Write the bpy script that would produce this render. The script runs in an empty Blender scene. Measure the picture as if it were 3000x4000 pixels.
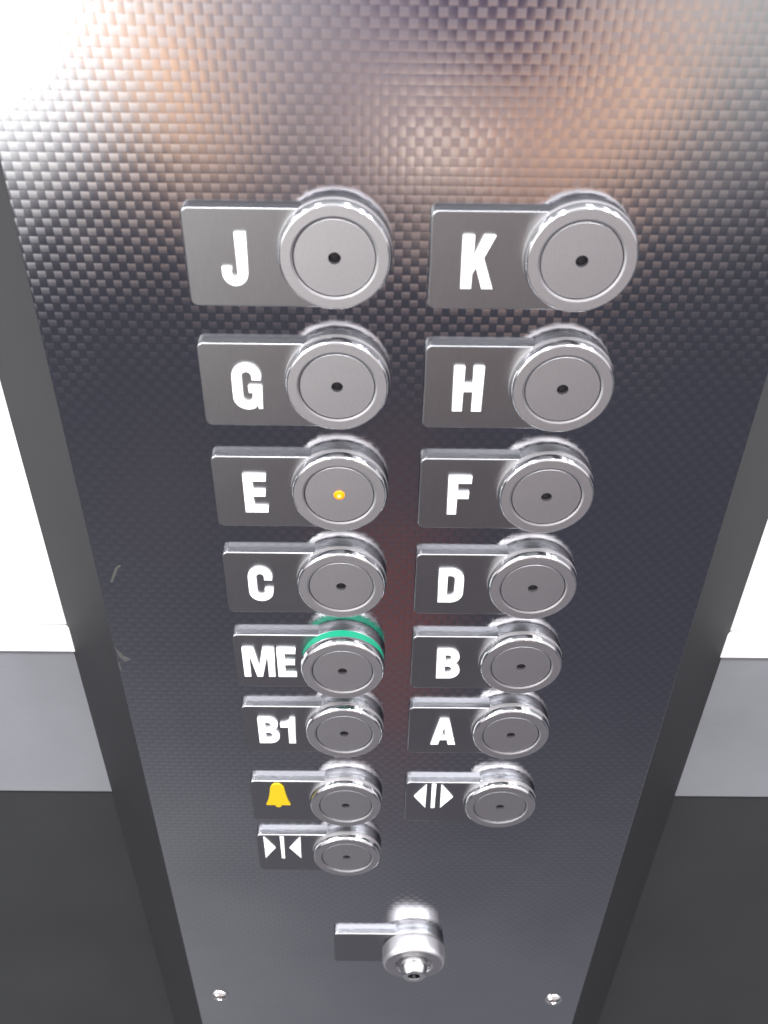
import bpy, bmesh, math, random
from mathutils import Matrix, Vector
random.seed(4)
MM = 0.001
S = bpy.context.scene
C = S.collection

# ------------------------------------------------------------------ camera
cam = bpy.data.cameras.new('camera'); co = bpy.data.objects.new('camera', cam); C.objects.link(co)
fwd = Vector((0.00755936, 0.77399988, -0.63314062)); up = Vector((-0.01038226, 0.63318534, 0.77393058)); rt = Vector((0.99991753, 0.00072301, 0.01282234))
M = Matrix((rt, up, -fwd)).transposed().to_4x4(); M.translation = Vector((13.903, -296.887, 132.494)) * MM
co.matrix_world = M
cam.sensor_fit = 'VERTICAL'; cam.sensor_height = 24; cam.lens = 24 * 2122.6 / 2212
cam.clip_start = 0.01; cam.clip_end = 50
cam.dof.use_dof = True; cam.dof.focus_distance = 0.42; cam.dof.aperture_fstop = 11.0
S.camera = co

# ------------------------------------------------------------------ light
S.view_settings.view_transform = 'Standard'; S.view_settings.look = 'None'
S.view_settings.exposure = 0; S.view_settings.gamma = 1
W = bpy.data.worlds.new('World'); S.world = W; W.use_nodes = True

class NB:
    """tiny node expression builder"""
    def __init__(s, nt): s.nt = nt
    def node(s, t, **k):
        n = s.nt.nodes.new(t)
        for a, b in k.items(): setattr(n, a, b)
        return n
    def put(s, inp, v):
        if isinstance(v, bpy.types.NodeSocket): s.nt.links.new(v, inp)
        elif v is not None: inp.default_value = v
    def m(s, op, a, b=None, c=None, clamp=False):
        n = s.node('ShaderNodeMath', operation=op, use_clamp=clamp)
        for i, v in enumerate((a, b, c)): s.put(n.inputs[i], v)
        return n.outputs[0]
    def v(s, op, a, b=None, sc=None):
        n = s.node('ShaderNodeVectorMath', operation=op)
        s.put(n.inputs[0], a)
        if b is not None: s.put(n.inputs[1], b)
        if sc is not None: s.put(n.inputs['Scale'], sc)
        return n.outputs['Value' if op in ('DOT_PRODUCT', 'LENGTH') else 'Vector']
    def sstep(s, x, a, b):
        n = s.node('ShaderNodeMapRange', interpolation_type='SMOOTHSTEP')
        s.put(n.inputs[0], x); n.inputs[1].default_value = a; n.inputs[2].default_value = b
        return n.outputs[0]
    def mix(s, f, a, b):
        n = s.node('ShaderNodeMix', data_type='RGBA')
        s.put(n.inputs[0], f); s.put(n.inputs[6], a); s.put(n.inputs[7], b)
        return n.outputs[2]
    def noise(s, vec, scale, detail=2, rough=.5):
        n = s.node('ShaderNodeTexNoise'); s.put(n.inputs['Vector'], vec)
        n.inputs['Scale'].default_value = scale; n.inputs['Detail'].default_value = detail; n.inputs['Roughness'].default_value = rough
        return n.outputs['Fac']

# The lift car in front of the panel, its reflections painted into the world colour: bright car above and to the left,
# the dim figure and dark floor below.
nt = W.node_tree; nt.nodes.clear(); B = NB(nt)
tc = B.node('ShaderNodeTexCoord').outputs['Generated']
sx = B.node('ShaderNodeSeparateXYZ'); nt.links.new(tc, sx.inputs[0])
dx, dy, dz = sx.outputs
yy = B.m('MAXIMUM', B.m('MULTIPLY', dy, -1.0), 0.02)
u = B.m('DIVIDE', dx, yy); w = B.m('DIVIDE', dz, yy)
def c4(r, g, b): return (r, g, b, 1)
col = B.mix(B.sstep(w, -2.6, -0.9), c4(.30, .30, .33), c4(.108, .110, .138))
col = B.mix(B.sstep(w, -.45, -.37), col, c4(.35, .31, .34))
col = B.mix(B.sstep(w, -.36, -.20), col, c4(.93, .86, .90))
col = B.mix(B.sstep(w, .0, .7), col, c4(.86, .85, .88))
col = B.mix(B.sstep(w, 1.0, 3.0), col, c4(1.38, 1.38, 1.42))
def blob(cx, cy, sxx, syy, rgb, k=1.0, tilt=0.0, p=1.0):
    global col
    a = B.m('SUBTRACT', u, cx); b = B.m('SUBTRACT', w, cy)
    a2 = B.m('ADD', a, B.m('MULTIPLY', b, tilt))
    q = B.m('ADD', B.m('POWER', B.m('ABSOLUTE', B.m('DIVIDE', a2, sxx)), 2.0), B.m('POWER', B.m('ABSOLUTE', B.m('DIVIDE', b, syy)), 2.0))
    g = B.m('MULTIPLY', B.m('EXPONENT', B.m('MULTIPLY', B.m('POWER', q, p), -1.0)), k)
    col = B.mix(g, col, c4(*rgb))
blob(-.52, -.11, .265, .26, (5.5, 5.6, 5.4), 1, p=2.6)         # painted patch for the car's white wall on the left
blob(-.215, -.275, .055, .085, (2.9, 1.8, 1.1), .95, .35, 1.4)  # painted patch of warm skin tone
blob(-.12, -.24, .05, .14, (.75, .66, .70), .8)
blob(.12, -.335, .14, .05, (1.8, 1.05, .72), .9, p=1.5)
blob(.235, -.27, .065, .085, (2.3, 1.45, .95), .9, -.5, 1.4)
blob(.035, -.27, .05, .045, (1.0, .62, .62), .8)
blob(.115, -.215, .095, .095, (.13, .10, .20), 1, 0, 2.2)
blob(-.01, -.19, .042, .05, (.22, .18, .32), 1, 0, 1.5)
blob(.058, -.325, .020, .028, (5.0, 4.8, 4.2), 1, 0, 1.4)
blob(.40, -.17, .10, .14, (1.0, 1.08, 1.0), .85)
blob(.02, -1.05, .045, .22, (.50, .13, .095), .9)
blob(.02, -.78, .045, .14, (.22, .14, .14), .6)
blob(-.27, -.80, .07, .06, (.22, .15, .15), .45)
blob(-.55, -2.0, .4, .8, (.52, .52, .54), .7)
blob(.75, -1.0, .3, .9, (.10, .10, .12), .6)
bg = B.node('ShaderNodeBackground'); nt.links.new(col, bg.inputs[0]); bg.inputs[1].default_value = 1.0
ow = B.node('ShaderNodeOutputWorld'); nt.links.new(bg.outputs[0], ow.inputs[0])

def lamp(x, y, z, power, wx=.07, wy=.5, col=(.985, .99, 1)):
    d = bpy.data.lights.new('ceiling_light', 'AREA'); d.shape = 'RECTANGLE'; d.size = wx; d.size_y = wy; d.energy = power; d.color = col
    o = bpy.data.objects.new('ceiling_light', d); C.objects.link(o); o.location = (x, y, z)
    q = (Vector((x * .3, 0, -.2)) - Vector((x, y, z))).normalized()
    o.rotation_euler = Matrix((q.cross(Vector((0, 1, 0))).normalized() * -1, (Vector((0, 1, 0)) - q * q.y).normalized(), -q)).transposed().to_euler()
LAMPK = 1.7
for x, wx, pw in ((-2.2, .16, 16), (-1.75, .12, 14), (-1.15, .12, 13), (-.52, .14, 12), (.34, .12, 11), (.92, .14, 12), (1.45, .2, 15)):
    lamp(x, -.55, 1.1, pw * LAMPK, wx * .75, .38)

# ------------------------------------------------------------------ materials
def mat(name, rgb, metal=0., rough=.5, spec=.5, emit=None):
    m = bpy.data.materials.new(name); m.use_nodes = True
    b = m.node_tree.nodes['Principled BSDF']
    b.inputs['Base Color'].default_value = (*rgb, 1); b.inputs['Metallic'].default_value = metal
    b.inputs['Roughness'].default_value = rough; b.inputs['Specular IOR Level'].default_value = spec
    if emit: b.inputs['Emission Color'].default_value = (*emit[0], 1); b.inputs['Emission Strength'].default_value = emit[1]
    return m
def beckmann(m):
    """swap the principled metal for a Beckmann glossy fed by the same sockets (no long highlight tails)"""
    nt = m.node_tree; b = nt.nodes['Principled BSDF']; g = nt.nodes.new('ShaderNodeBsdfAnisotropic'); g.distribution = 'BECKMANN'
    for a, c in (('Base Color', 'Color'), ('Roughness', 'Roughness'), ('Normal', 'Normal')):
        if b.inputs[a].is_linked: nt.links.new(b.inputs[a].links[0].from_socket, g.inputs[c])
        elif c != 'Normal': g.inputs[c].default_value = b.inputs[a].default_value
    nt.links.new(g.outputs[0], nt.nodes['Material Output'].inputs[0]); nt.nodes.remove(b)
    return m
def brushed(name, rgb, rough, scale=(300, 300, 8), amp=.04, var=.08, metal=1., blot=0., mott=0.):
    """steel with fine brush lines and faint smudges"""
    m = mat(name, rgb, metal, rough); nt = m.node_tree; B = NB(nt); b = nt.nodes['Principled BSDF']
    pos = B.node('ShaderNodeTexCoord').outputs['Object']
    st = B.v('MULTIPLY', pos, scale)
    n1 = B.noise(st, 12, 3, .6); n2 = B.noise(pos, 45, 3, .55)
    r = B.m('ADD', B.m('MULTIPLY_ADD', n1, var, rough - var * .5), B.m('MULTIPLY_ADD', n2, blot, -blot * .5))
    nt.links.new(r, b.inputs['Roughness'])
    k = B.m('ADD', B.m('MULTIPLY_ADD', n1, .25, .875), B.m('MULTIPLY_ADD', B.noise(pos, 9, 4, .6), mott, -mott * .5))
    nt.links.new(B.v('SCALE', rgb, sc=k), b.inputs['Base Color'])
    bu = B.node('ShaderNodeBump'); bu.inputs['Strength'].default_value = amp; bu.inputs['Distance'].default_value = .0003
    nt.links.new(n1, bu.inputs['Height']); nt.links.new(bu.outputs[0], b.inputs['Normal'])
    return m

M_plate = brushed('brushed_label_steel', (.365, .37, .385), .43, (400, 400, 12), .03, .08, blot=.06)
M_cap = brushed('satin_cap_steel', (.67, .67, .69), .51, (400, 400, 60), .03, .06)
M_ring = brushed('satin_ring_steel', (.68, .68, .70), .51, (200, 200, 200), .03, .06)
M_chrome = mat('polished_bevel_steel', (.78, .78, .79), 1, .125)
M_keyb = mat('satin_chrome_barrel', (.80, .79, .80), 1, .36)
M_collar = brushed('turned_collar_steel', (.62, .60, .60), .46, (10, 400, 10), .05, .1)
M_white = mat('white_lettering', (.90, .90, .90), 0, .35)
M_yellow = mat('yellow_enamel', (.60, .42, .008), 0, .35)
M_dark = mat('dark_hole', (.03, .03, .035), 0, .4)
M_lens = mat('led_lens', (.045, .042, .047), 0, .5, .2)
M_led = mat('lit_amber_led', (.5, .12, .0), 0, .5, .2, emit=((1, .50, .015), 2.6))
# the lens is hot in the middle and amber at the rim
nt = M_led.node_tree; B = NB(nt); pb = nt.nodes['Principled BSDF']
sp_ = B.node('ShaderNodeSeparateXYZ'); nt.links.new(B.node('ShaderNodeTexCoord').outputs['Object'], sp_.inputs[0])
rr_ = B.m('SQRT', B.m('ADD', B.m('POWER', sp_.outputs[0], 2.0), B.m('POWER', sp_.outputs[2], 2.0)))
hot = B.sstep(rr_, .0011, .0002)
nt.links.new(B.mix(hot, (1.0, .38, .0, 1), (1.0, .75, .25, 1)), pb.inputs['Emission Color'])
nt.links.new(B.m('MULTIPLY_ADD', hot, 2.0, 1.05), pb.inputs['Emission Strength'])
M_green = mat('green_plastic', (.004, .21, .12), 0, .4)
M_house = brushed('dark_housing_paint', (.016, .016, .018), .6, (8, 8, 300), .03, .06, metal=0, mott=.4)
M_wallw = mat('white_laminate', (.90, .90, .90), 0, .35)
M_band = brushed('brushed_band_steel', (.28, .285, .31), .5, (6, 6, 500), .04, .08, blot=.1, metal=.3, mott=.45)
M_low = brushed('dark_lower_panel', (.032, .033, .035), .6, (60, 60, 60), .02, .05, metal=0, mott=.5)
M_scr = mat('polished_screw_steel', (.8, .79, .78), 1, .16)
M_core = mat('mirror_lock_steel', (.75, .74, .74), 1, .07)
M_gap = mat('painted_gap_shade', (.02, .02, .022), 0, .7)  # near-black colour paints in the shade between cap and face ring
M_scuff = mat('scuffed_bare_metal', (.13, .13, .125), .6, .5)

# basket-weave embossed steel: every other cell bulges along x, the others along z
CELL, KX, KZ, OFF = (.00267, .00292), .022, .030, .008
def weave():
    m = mat('basket_weave_steel', (.40, .395, .41), 1, .2); nt = m.node_tree; B = NB(nt); b = nt.nodes['Principled BSDF']
    pos = B.node('ShaderNodeTexCoord').outputs['Object']
    s = B.node('ShaderNodeSeparateXYZ'); nt.links.new(pos, s.inputs[0])
    cx_, cz_ = CELL
    n2 = B.noise(pos, 60, 2)
    X = B.m('DIVIDE', s.outputs[0], cx_); Z = B.m('DIVIDE', s.outputs[2], cz_)
    fx = B.m('SUBTRACT', B.m('FRACT', X), .5); fz = B.m('SUBTRACT', B.m('FRACT', Z), .5)
    par = B.m('MODULO', B.m('ADD', B.m('ADD', B.m('FLOOR', X), B.m('FLOOR', Z)), 4000.), 2.0)   # 0 or 1
    # lying strands (ip) are a little shorter than the standing ones (par), which run on past them
    lit = B.m('MULTIPLY', B.m('SUBTRACT', 1.0, par), B.m('LESS_THAN', B.m('ABSOLUTE', fz), .41))
    par = B.m('SUBTRACT', 1.0, lit); ip = lit
    nx = B.m('MULTIPLY', fx, B.m('MULTIPLY_ADD', par, KX, .01))
    nz = B.m('MULTIPLY', fz, B.m('MULTIPLY_ADD', ip, KZ, .015))
    f4 = B.m('MULTIPLY', B.m('POWER', B.m('ABSOLUTE', B.m('MULTIPLY', fz, 2.0)), 6.0), .005)
    nz = B.m('ADD', nz, B.m('MULTIPLY', B.m('SIGN', fz), f4))
    nz = B.m('ADD', nz, B.m('MULTIPLY', ip, OFF))
    wv = B.noise(pos, 14, 2); wv2 = B.noise(B.v('ADD', pos, (3.1, 1.7, 5.3)), 14, 2)      # the sheet is not perfectly flat
    nx = B.m('ADD', nx, B.m('MULTIPLY_ADD', wv, .05, -.025)); nz = B.m('ADD', nz, B.m('MULTIPLY_ADD', wv2, .05, -.025))
    cb = B.node('ShaderNodeCombineXYZ'); nt.links.new(nx, cb.inputs[0]); nt.links.new(nz, cb.inputs[2])
    g = B.node('ShaderNodeNewGeometry')
    # emboss and waviness tilt the normal, alike over the whole sheet
    N = B.v('NORMALIZE', B.v('ADD', g.outputs['Normal'], cb.outputs[0]))
    nt.links.new(N, b.inputs['Normal'])
    rr = B.m('ADD', B.m('MULTIPLY_ADD', n2, .08, .125), B.m('MULTIPLY', ip, .06))
    nt.links.new(rr, b.inputs['Roughness'])
    kk = B.m('MULTIPLY_ADD', par, -.09, 1.0)
    nt.links.new(B.v('SCALE', (.485, .485, .515), sc=kk), b.inputs['Base Color'])
    return m
M_weave = beckmann(weave())
for m_ in (M_house, M_low): m_.node_tree.nodes['Principled BSDF'].inputs['Specular IOR Level'].default_value = .22
for m_ in (M_plate, M_cap, M_ring): beckmann(m_)

# ------------------------------------------------------------------ mesh helpers
def finish(bm, name, m, parent=None, smooth=30, loc=None, flat=False):
    me = bpy.data.meshes.new(name); bmesh.ops.recalc_face_normals(bm, faces=bm.faces); bm.to_mesh(me); bm.free()
    if smooth:
        me.shade_smooth(); me.set_sharp_from_angle(angle=math.radians(smooth))
        if flat:      # keep the big flat faces flat: their borders stay sharp
            amax = max(p.area for p in me.polygons)
            ek = {e.key: e for e in me.edges}
            for p in me.polygons:
                if p.area > amax * .02:
                    for k in p.edge_keys: ek[k].use_edge_sharp = True
    me.materials.append(m)
    return link(me, name, parent, loc)
def link(me, name, parent=None, loc=None):
    o = bpy.data.objects.new(name, me); C.objects.link(o)
    if parent: o.parent = parent
    if loc: o.location = [a * MM for a in loc]
    return o
def lathe_bm(prof, seg=72, bm=None, cx=0, cz=0, h0=0):
    """prof: (radius, height out of the panel) in mm; axis is -Y"""
    bm = bm or bmesh.new(); rings = []
    for r, h in prof:
        if r < 1e-6: rings.append([bm.verts.new((cx * MM, -(h + h0) * MM, cz * MM))])
        else: rings.append([bm.verts.new(((cx + r * math.cos(a)) * MM, -(h + h0) * MM, (cz + r * math.sin(a)) * MM)) for a in (2 * math.pi * i / seg for i in range(seg))])
    for A, Bq in zip(rings, rings[1:]):
        for i in range(seg):
            j = (i + 1) % seg
            if len(A) == 1 and len(Bq) == 1: continue
            if len(A) == 1: bm.faces.new((A[0], Bq[i], Bq[j]))
            elif len(Bq) == 1: bm.faces.new((A[i], A[j], Bq[0]))
            else: bm.faces.new((A[i], A[j], Bq[j], Bq[i]))
    return bm
def lathe(prof, name, m, parent=None, seg=72, loc=None, smooth=30, cz=0):
    return finish(lathe_bm(prof, seg, cz=cz), name, m, parent, smooth, loc)
def box_bm(x0, x1, y0, y1, z0, z1, bev=0):
    bm = bmesh.new(); bmesh.ops.create_cube(bm, size=1)
    for v in bm.verts: v.co = Vector(((x0 + x1) / 2 + v.co.x * (x1 - x0), (y0 + y1) / 2 + v.co.y * (y1 - y0), (z0 + z1) / 2 + v.co.z * (z1 - z0))) * MM
    if bev: bmesh.ops.bevel(bm, geom=list(bm.edges), offset=bev * MM, segments=2, affect='EDGES', profile=.5)
    return bm
def slab(outline, h0, h1, bev, segs=3):
    """outline (x, z) mm ccw seen from the viewer, extruded h0..h1, front edge rounded"""
    bm = bmesh.new(); n = len(outline)
    def inset(d):
        out = []
        for i in range(n):
            a = Vector(outline[i - 1]); b = Vector(outline[i]); c = Vector(outline[(i + 1) % n])
            e1 = (b - a).normalized(); e2 = (c - b).normalized()
            n1 = Vector((-e1.y, e1.x)); n2 = Vector((-e2.y, e2.x)); k = (n1 + n2)
            k = k / max(k.dot(n1), .3); out.append(b + k * d)
        return out
    rows = [[(p[0], p[1], h0) for p in outline]]
    for s in range(segs + 1):
        t = s / segs * math.pi / 2
        rows.append([(q.x, q.y, h1 - bev + bev * math.sin(t)) for q in inset(bev * (1 - math.cos(t)))])
    vr = [[bm.verts.new((x * MM, -h * MM, z * MM)) for x, z, h in r] for r in rows]
    for A, Bq in zip(vr, vr[1:]):
        for i in range(n): bm.faces.new((A[i], A[(i + 1) % n], Bq[(i + 1) % n], Bq[i]))
    bm.faces.new(vr[-1]); bm.faces.new(list(reversed(vr[0])))
    return bm

def arc(cx, cy, rx, ry, a0, a1, n=14):
    return [(cx + rx * math.cos(math.radians(a0 + (a1 - a0) * i / n)), cy + ry * math.sin(math.radians(a0 + (a1 - a0) * i / n))) for i in range(n + 1)]
def glyph(loops, name, m, parent, x, z, h, depth=.8, sx=1, sz=1, loc=None):
    """loops: closed outlines (u right, v up) in mm, holes by even-odd rule; built as raised lettering"""
    cu = bpy.data.curves.new('t', 'CURVE'); cu.dimensions = '2D'; cu.fill_mode = 'BOTH'
    cu.extrude = depth / 2 * MM; cu.bevel_depth = .12 * MM; cu.bevel_resolution = 1; cu.offset = -.13 * MM
    for L in loops:
        sp = cu.splines.new('POLY'); sp.points.add(len(L) - 1); sp.use_cyclic_u = True
        for p, (a, b) in zip(sp.points, L): p.co = ((x + a * sx) * MM, (z + b * sz) * MM, 0, 1)
    to = bpy.data.objects.new('t', cu); C.objects.link(to)
    me = bpy.data.meshes.new_from_object(to.evaluated_get(bpy.context.evaluated_depsgraph_get()))
    bpy.data.objects.remove(to); bpy.data.curves.remove(cu)
    me.transform(Matrix.Translation((0, -(h + depth / 2) * MM, 0)) @ Matrix.Rotation(math.pi / 2, 4, 'X'))
    me.name = name; me.materials.clear(); me.materials.append(m)
    return link(me, name, parent, loc)

H = 17.9
G = {}
G['J'] = (8.3, [[(4.7, H), (8.3, H), (8.3, 4.6)] + arc(4.15, 4.4, 4.15, 4.4, 0, -180) + [(0, 6.4), (3.2, 6.4)] + arc(4.15 - .2, 4.4, .95, 1.4, 180, 360)[::1]])
G['K'] = (10.2, [[(0, 0), (0, H), (3.6, H), (3.6, 10.9), (6.6, H), (10.2, H), (6.9, 10.6), (10.5, 0), (6.8, 0), (4.6, 7.2), (3.6, 5.2), (3.6, 0)]])
G['H'] = (10.2, [[(0, 0), (0, H), (3.6, H), (3.6, 11.1), (6.7, 11.1), (6.7, H), (10.3, H), (10.3, 0), (6.7, 0), (6.7, 8), (3.6, 8), (3.6, 0)]])
G['E'] = (8.8, [[(0, 0), (0, H), (8.6, H), (8.6, 14.8), (3.6, 14.8), (3.6, 10.8), (8.1, 10.8), (8.1, 7.7), (3.6, 7.7), (3.6, 3.1), (8.8, 3.1), (8.8, 0)]])
G['F'] = (8.6, [[(0, 0), (0, H), (8.6, H), (8.6, 14.8), (3.6, 14.8), (3.6, 10.7), (7.9, 10.7), (7.9, 7.6), (3.6, 7.6), (3.6, 0)]])
G['G'] = (10.2, [[(10.1, 11.7)] + arc(5.1, 12.9, 5.1, 5.1, 0, 180) + arc(5.1, 4.9, 5.1, 5.1, 180, 300) + [(8.3, 1.5), (8.6, .1), (10.2, .1), (10.2, 9.4), (5.5, 9.4), (5.5, 6.6), (6.8, 6.6), (6.8, 4.9)] + arc(5.15, 4.7, 1.65, 1.9, 0, -180) + arc(5.15, 13.1, 1.65, 1.9, 180, 0) + [(6.8, 11.7)]])
G['C'] = (10, [[(9.8, 11.4)] + arc(4.95, 12.9, 4.95, 5.1, 0, 180) + arc(4.95, 4.9, 4.95, 5.1, 180, 360) + [(9.9, 6.8), (6.5, 6.5)] + arc(4.95, 4.8, 1.55, 1.9, 0, -180) + arc(4.95, 13.0, 1.55, 1.9, 180, 0) + [(6.5, 11.4)]])
G['D'] = (10.2, [[(0, 0), (0, H), (4.9, H)] + arc(4.9, H - 5.3, 5.3, 5.3, 90, 0) + arc(4.9, 5.3, 5.3, 5.3, 0, -90), [(3.6, 3.1), (3.6, H - 3.1), (4.6, H - 3.1)] + arc(4.6, H - 5.3, 2.0, 2.2, 90, 0) + arc(4.6, 5.3, 2.0, 2.2, 0, -90)])
G['B'] = (10.2, [[(0, 0), (0, H), (5.4, H)] + arc(5.4, H - 4.5, 4.3, 4.5, 90, -35) + [(8.2, 9.6)] + arc(5.4, 4.9, 4.8, 4.9, 45, -90), [(3.6, 3.0), (3.6, 7.8), (5.0, 7.8)] + arc(5.0, 5.4, 1.7, 2.4, 90, -90, 10), [(3.6, 10.7), (3.6, H - 3.0), (4.9, H - 3.0)] + arc(4.9, 12.8, 1.5, 2.1, 90, -90, 10)])
G['A'] = (11.8, [[(0, 0), (4.0, H), (8.0, H), (11.9, 0), (8.2, 0), (7.6, 3.4), (4.4, 3.4), (3.7, 0)], [(4.95, 6.3), (7.0, 6.3), (6.0, 12.6)]])
G['M'] = (13.8, [[(0, 0), (0, H), (4.9, H), (6.9, 6.6), (8.9, H), (13.8, H), (13.8, 0), (10.7, 0), (10.7, 13.0), (8.2, 0), (5.6, 0), (3.1, 13.0), (3.1, 0)]])
G['1'] = (7.4, [[(3.7, 0), (3.7, 11.6), (0, 11.6), (0, 14.2)] + arc(0.6, H + .2, 4.2, 4.0, -90, -4, 8) + [(7.2, H), (7.2, 0)]])
def merge(*parts):
    out = []
    for ch, dx_, s in parts:
        out += [[(dx_ + a * s, b) for a, b in L] for L in G[ch][1]]
    return out
G['ME'] = (23.2, merge(('M', 0, 1.0), ('E', 14.9, .95)))
G['B1'] = (17.2, merge(('B', 0, .95), ('1', 10.3, .96)))
bell = arc(6.15, 13.0, 3.6, 6.0, 165, 15, 14) + [(10.2, 9.5), (10.9, 5.0), (12.3, .9), (12.0, .2), (8.1, .2)] + arc(6.15, .2, 1.7, 1.9, 0, -180, 8) + [(.3, .2), (0, .9), (1.4, 5.0), (2.1, 9.5)]

# ------------------------------------------------------------------ control panel
DX, DZ = 77.0, 46.84
def empty(name, loc, parent=None):
    o = bpy.data.objects.new(name, None); C.objects.link(o); o.location = [a * MM for a in loc]; o.empty_display_size = .02
    if parent: o.parent = parent
    return o
panel = empty('control_panel', (0, 0, 0))
panel['label'] = 'dark woven-texture steel control panel with two columns of round lift buttons'
panel['category'] = 'control panel'

XL, XR, ZT, ZB, DEP, P0 = -99.7, 148.8, 330., -820., 40., 3.35
finish(box_bm(XL, XR, -1.2, 0, ZB, ZT, .35), 'faceplate', M_weave, panel, 35, loc=(0, 1.2 - P0, 0), flat=True)
# chamfered housing behind the face: front edge a hair narrower than the face, flares out to the wall
bm = bmesh.new()
fr = [(XL + .4, 1.3 - P0), (XR - .4, 1.3 - P0)]; bk = [(XL - 38.2, DEP + 1), (XR + 40.4, DEP + 1)]
v = {}
for tag, ps in (('f', fr), ('b', bk)):
    for i, (x, y) in enumerate(ps):
        for j, z in enumerate((ZB, ZT)): v[tag, i, j] = bm.verts.new((x * MM, y * MM, z * MM))
bm.faces.new((v['f', 0, 0], v['f', 1, 0], v['f', 1, 1], v['f', 0, 1]))
bm.faces.new((v['b', 0, 0], v['f', 0, 0], v['f', 0, 1], v['b', 0, 1]))
bm.faces.new((v['f', 1, 0], v['b', 1, 0], v['b', 1, 1], v['f', 1, 1]))
bm.faces.new((v['b', 0, 0], v['b', 0, 1], v['b', 1, 1], v['b', 1, 0]))
for j in (0, 1): bm.faces.new((v['f', 0, j], v['f', 1, j], v['b', 1, j], v['b', 0, j]))
finish(bm, 'housing', M_house, panel, 20)

# label plate outline: rectangle that runs into the round collar
PT, PB, PX, RC, CZ = 14.17, -19.0, -47.2, 18.2, -.8
a1 = math.degrees(math.asin((PT - CZ) / RC))
rc = 2.4
out = arc(PX + rc, PT - rc, rc, rc, 90, 180, 6) + arc(PX + rc, PB + rc, rc, rc, 180, 270, 6) + [(-2.0, PB)] + arc(0, CZ, RC, RC, -86, 180 - a1, 60)
plate_me = finish(slab(out, P0, 6.7, .45), 'label_plate', M_plate, None, 35, flat=True); plate_data = plate_me.data; bpy.data.objects.remove(plate_me)
def proto(prof, name, m, seg=72, smooth=25):
    o = lathe(prof, name, m, None, seg, smooth=smooth); d = o.data; bpy.data.objects.remove(o); return d
bez = [(16.85 + 1.28 * math.sin(t), 7.3 + 3.83 * math.cos(t)) for t in (math.pi / 2 * i / 14 for i in range(14, -1, -1)) if 7.3 + 3.83 * math.cos(t) > 8.3]
sleeve_d = proto([(15.6, 6.3), (17.8, 6.35), (18.05, 6.6), (18.13, 7.3), bez[0]], 'sleeve', M_collar)
bezel_d = proto(bez, 'bezel', M_chrome, 96, 60)
bez_me = [(15.6, 7.0), (17.7, 7.05), (18.13, 7.4)] + bez
bezel_me = proto(bez_me, 'bezel', M_chrome, 96, 60)
ring_d = proto([(16.85, 11.13), (13.8, 11.13), (13.05, 10.85), (13.0, 9.6)], 'face_ring', M_ring, 96, 10)
gap_d = proto([(13.0, 9.7), (12.7, 9.7)], 'gap', M_gap, 72)
cap_d = proto([(12.75, 9.6), (12.75, 10.55), (12.6, 10.72), (2.0, 10.76)], 'cap', M_cap, 96, 25)
led_d = proto([(2.0, 10.76), (1.95, 9.0), (1.4, 9.3), (.7, 9.45), (0, 9.5)], 'indicator_light', M_lens, 32, 60)
led_on = proto([(2.1, 10.6), (2.0, 10.95), (1.5, 11.3), (.8, 11.5), (0, 11.55)], 'indicator_light', M_led, 32, 60)

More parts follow.
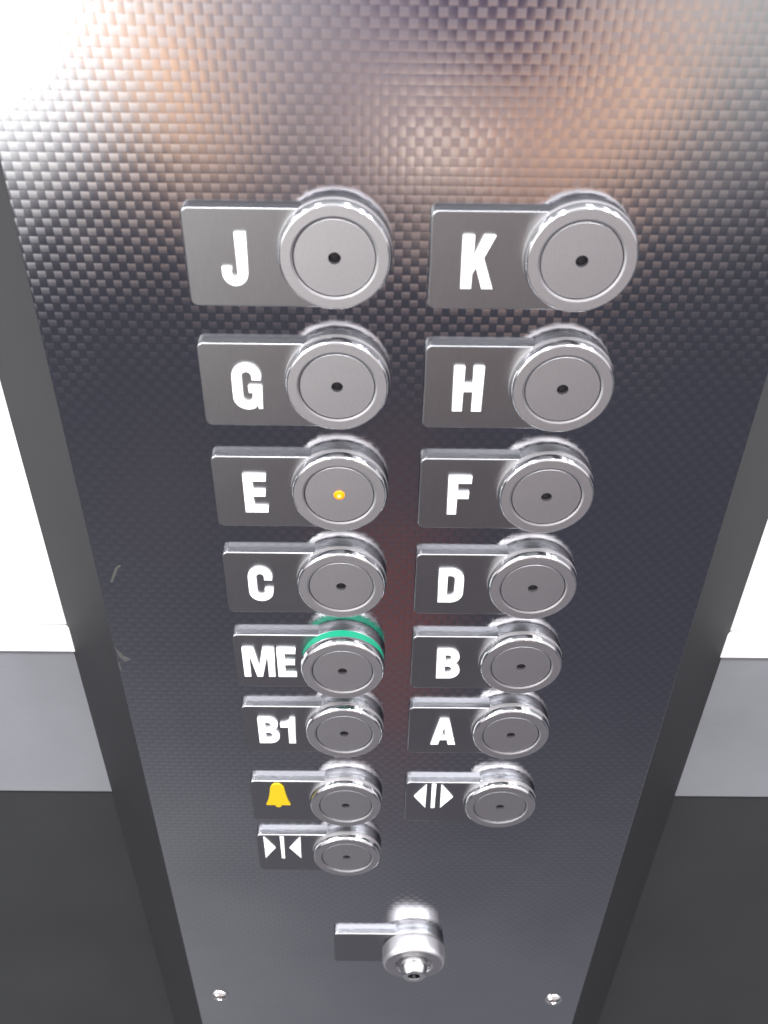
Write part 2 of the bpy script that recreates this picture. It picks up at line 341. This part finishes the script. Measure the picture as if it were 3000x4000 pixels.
def zrow(r): return -r * DZ - (9.96 if r == 6 else 0) - (9.76 if r == 7 else 0)
keys = [('J', 0, 0), ('K', 1, 0), ('G', 0, 1), ('H', 1, 1), ('E', 0, 2), ('F', 1, 2), ('C', 0, 3), ('D', 1, 3), ('ME', 0, 4), ('B', 1, 4),
        ('B1', 0, 5), ('A', 1, 5), ('bell', 0, 6), ('open', 1, 6), ('close', 0, 7)]
ux = {'J': -35.9, 'K': -37.1, 'G': -36.3, 'H': -37.1, 'E': -35.9, 'F': -36.4, 'C': -37.7, 'D': -37.7, 'ME': -43.5, 'B': -36.2, 'B1': -40.0, 'A': -36.7}
desc = {'bell': 'alarm button marked with a yellow bell', 'open': 'door-open button marked with outward triangles', 'close': 'door-close button marked with inward triangles, lowest of the buttons'}
for k, c, r in keys:
    b = empty('lift_button', (c * DX, 0, zrow(r)), panel)
    b['label'] = desc.get(k, 'round steel lift button with raised white ' + k + ' beside it' + (', ringed in green' if k == 'ME' else ', amber light lit' if k == 'E' else ''))
    b['group'] = 'round lift buttons in two columns'
    link(plate_data, 'label_plate', b)
    up_ = 3.4 if k == 'ME' else 0
    for nm, d in (('sleeve', sleeve_d), ('bezel', bezel_me if k == 'ME' else bezel_d), ('face_ring', ring_d), ('cap_gap', gap_d), ('cap', cap_d), ('indicator_light', led_on if k == 'E' else led_d)):
        if nm == 'sleeve' and up_: continue
        o = link(d, nm, b, (0, -up_, 0))
        if nm == 'indicator_light' and k == 'E': o['label'] = 'amber light glowing in the cap of button E'
    if k == 'ME':
        o = lathe([(17.0, 6.7), (17.7, 6.75), (17.7, 10.5), (15.0, 10.5)], 'green_ring', M_green, b, 96); o['label'] = 'green plastic ring behind the bezel'
    h = 6.72
    if k in ux: o = glyph(G[k][1], 'letter', M_white, b, ux[k], -11.4, h); o.name = 'letter' if len(k) == 1 else 'lettering'
    elif k == 'bell': glyph([bell], 'bell_symbol', M_yellow, b, -40.1, -5.3, h, depth=.4, sz=.96)
    elif k == 'close': glyph([[(0, 0), (0, 20.4), (5.9, 10.2)], [(8.6, 0), (8.6, 20.6), (10.5, 20.6), (10.5, 0)], [(19.2, 0), (19.2, 20.4), (13.2, 10.2)]], 'door_close_symbol', M_white, b, -43.5, -7.2, h, depth=.35, sz=.975)
    else: glyph([[(6.1, 0), (6.1, 19.9), (0, 10.0)], [(8.7, 0), (8.7, 20.2), (10.8, 20.2), (10.8, 0)], [(13.4, 0), (13.4, 19.9), (19.6, 9.8)]], 'door_open_symbol', M_white, b, -43.0, -6.6, h, depth=.35, sz=.975)

# key switch
ks = empty('key_switch', (38.5, 0, -440.0), panel); ks['label'] = 'round chrome key switch with a blank plate below the buttons'
link(plate_data, 'label_plate', ks)
lathe([(16.6, 6.7), (16.6, 8.6)], 'sleeve', M_collar, ks)
lathe([(16.3, 7.6), (17.9, 7.8), (18.3, 8.3), (18.4, 9.2), (18.4, 14.5), (18.2, 16.2), (17.8, 17.3), (17.2, 17.9), (16.8, 18.1)], 'bezel', M_keyb, ks, 96, smooth=60)
lathe([(16.8, 18.1), (11.6, 18.1), (10.9, 17.6), (10.6, 14.8), (8.4, 14.7)], 'face_ring', M_ring, ks, 96, smooth=25)
core = lathe([(8.6, 14.6), (8.5, 18.2), (7.6, 21.6), (6.6, 24.6), (6.2, 24.9), (3.6, 24.9), (3.4, 24.6), (3.3, 20.5), (0, 20.5)], 'lock_cylinder', M_core, ks, 64, smooth=30)
finish(box_bm(-.8, .8, -24.4, -19, -2.6, 2.6, .1), 'keyway', M_dark, ks)

# screws at the foot of the panel
for x, z in ((-84.1, -512.4), (131.8, -514.5)):
    s = lathe([(5.6, 0), (5.4, .7), (4.6, 1.6), (3.4, 2.25), (2.0, 2.5), (1.8, 2.3), (1.7, 1.2), (0, 1.2)], 'screw', M_scr, panel, 48, loc=(x, -P0, z), smooth=40)
    s['label'] = 'small polished screw at the lower ' + ('left' if x < 0 else 'right') + ' of the faceplate'

# scuffs and a chipped spot on the left edge of the face
def scuff(pts, name='scuff_mark'):
    bm = slab(pts, P0 - .02, P0 + .05, .02, 1); return finish(bm, name, M_scuff, panel, 0)
scuff([(-95.0, -146.3), (-94.0, -146.4), (-90.6, -138.6), (-89.0, -137.2), (-90.2, -137.0), (-91.9, -138.6)])
scuff([(-99.5, -183.8), (-98.6, -187.0), (-96.2, -191.0), (-93.4, -193.0), (-96.4, -194.4), (-98.6, -191.0)][::-1])
scuff([(-99.5, -194.0), (-99.4, -199.6), (-98.6, -200.4), (-98.9, -195.2)])

# ------------------------------------------------------------------ wall behind
wall = empty('lift_wall', (0, DEP * 1, 0)); wall['label'] = 'lift car wall of white panel over a brushed grey band and dark lower panel, behind the control panel'
wall['category'] = 'wall'
def wp(name, m, z0, z1, out=0, bev=0, parent=wall):
    return finish(box_bm(-620, 680, -out, 14, z0, z1, bev), name, m, parent, 35, flat=True)
wp('white_panel', M_wallw, -216.4, 700, 0, .6)
wp('white_rail', M_wallw, -234.9, -217.6, 1.2, .8)
wp('steel_band', M_band, -354.5, -235.6, -.5, .3)
wp('lower_panel', M_low, -1300, -355.3, -2.0, .3)
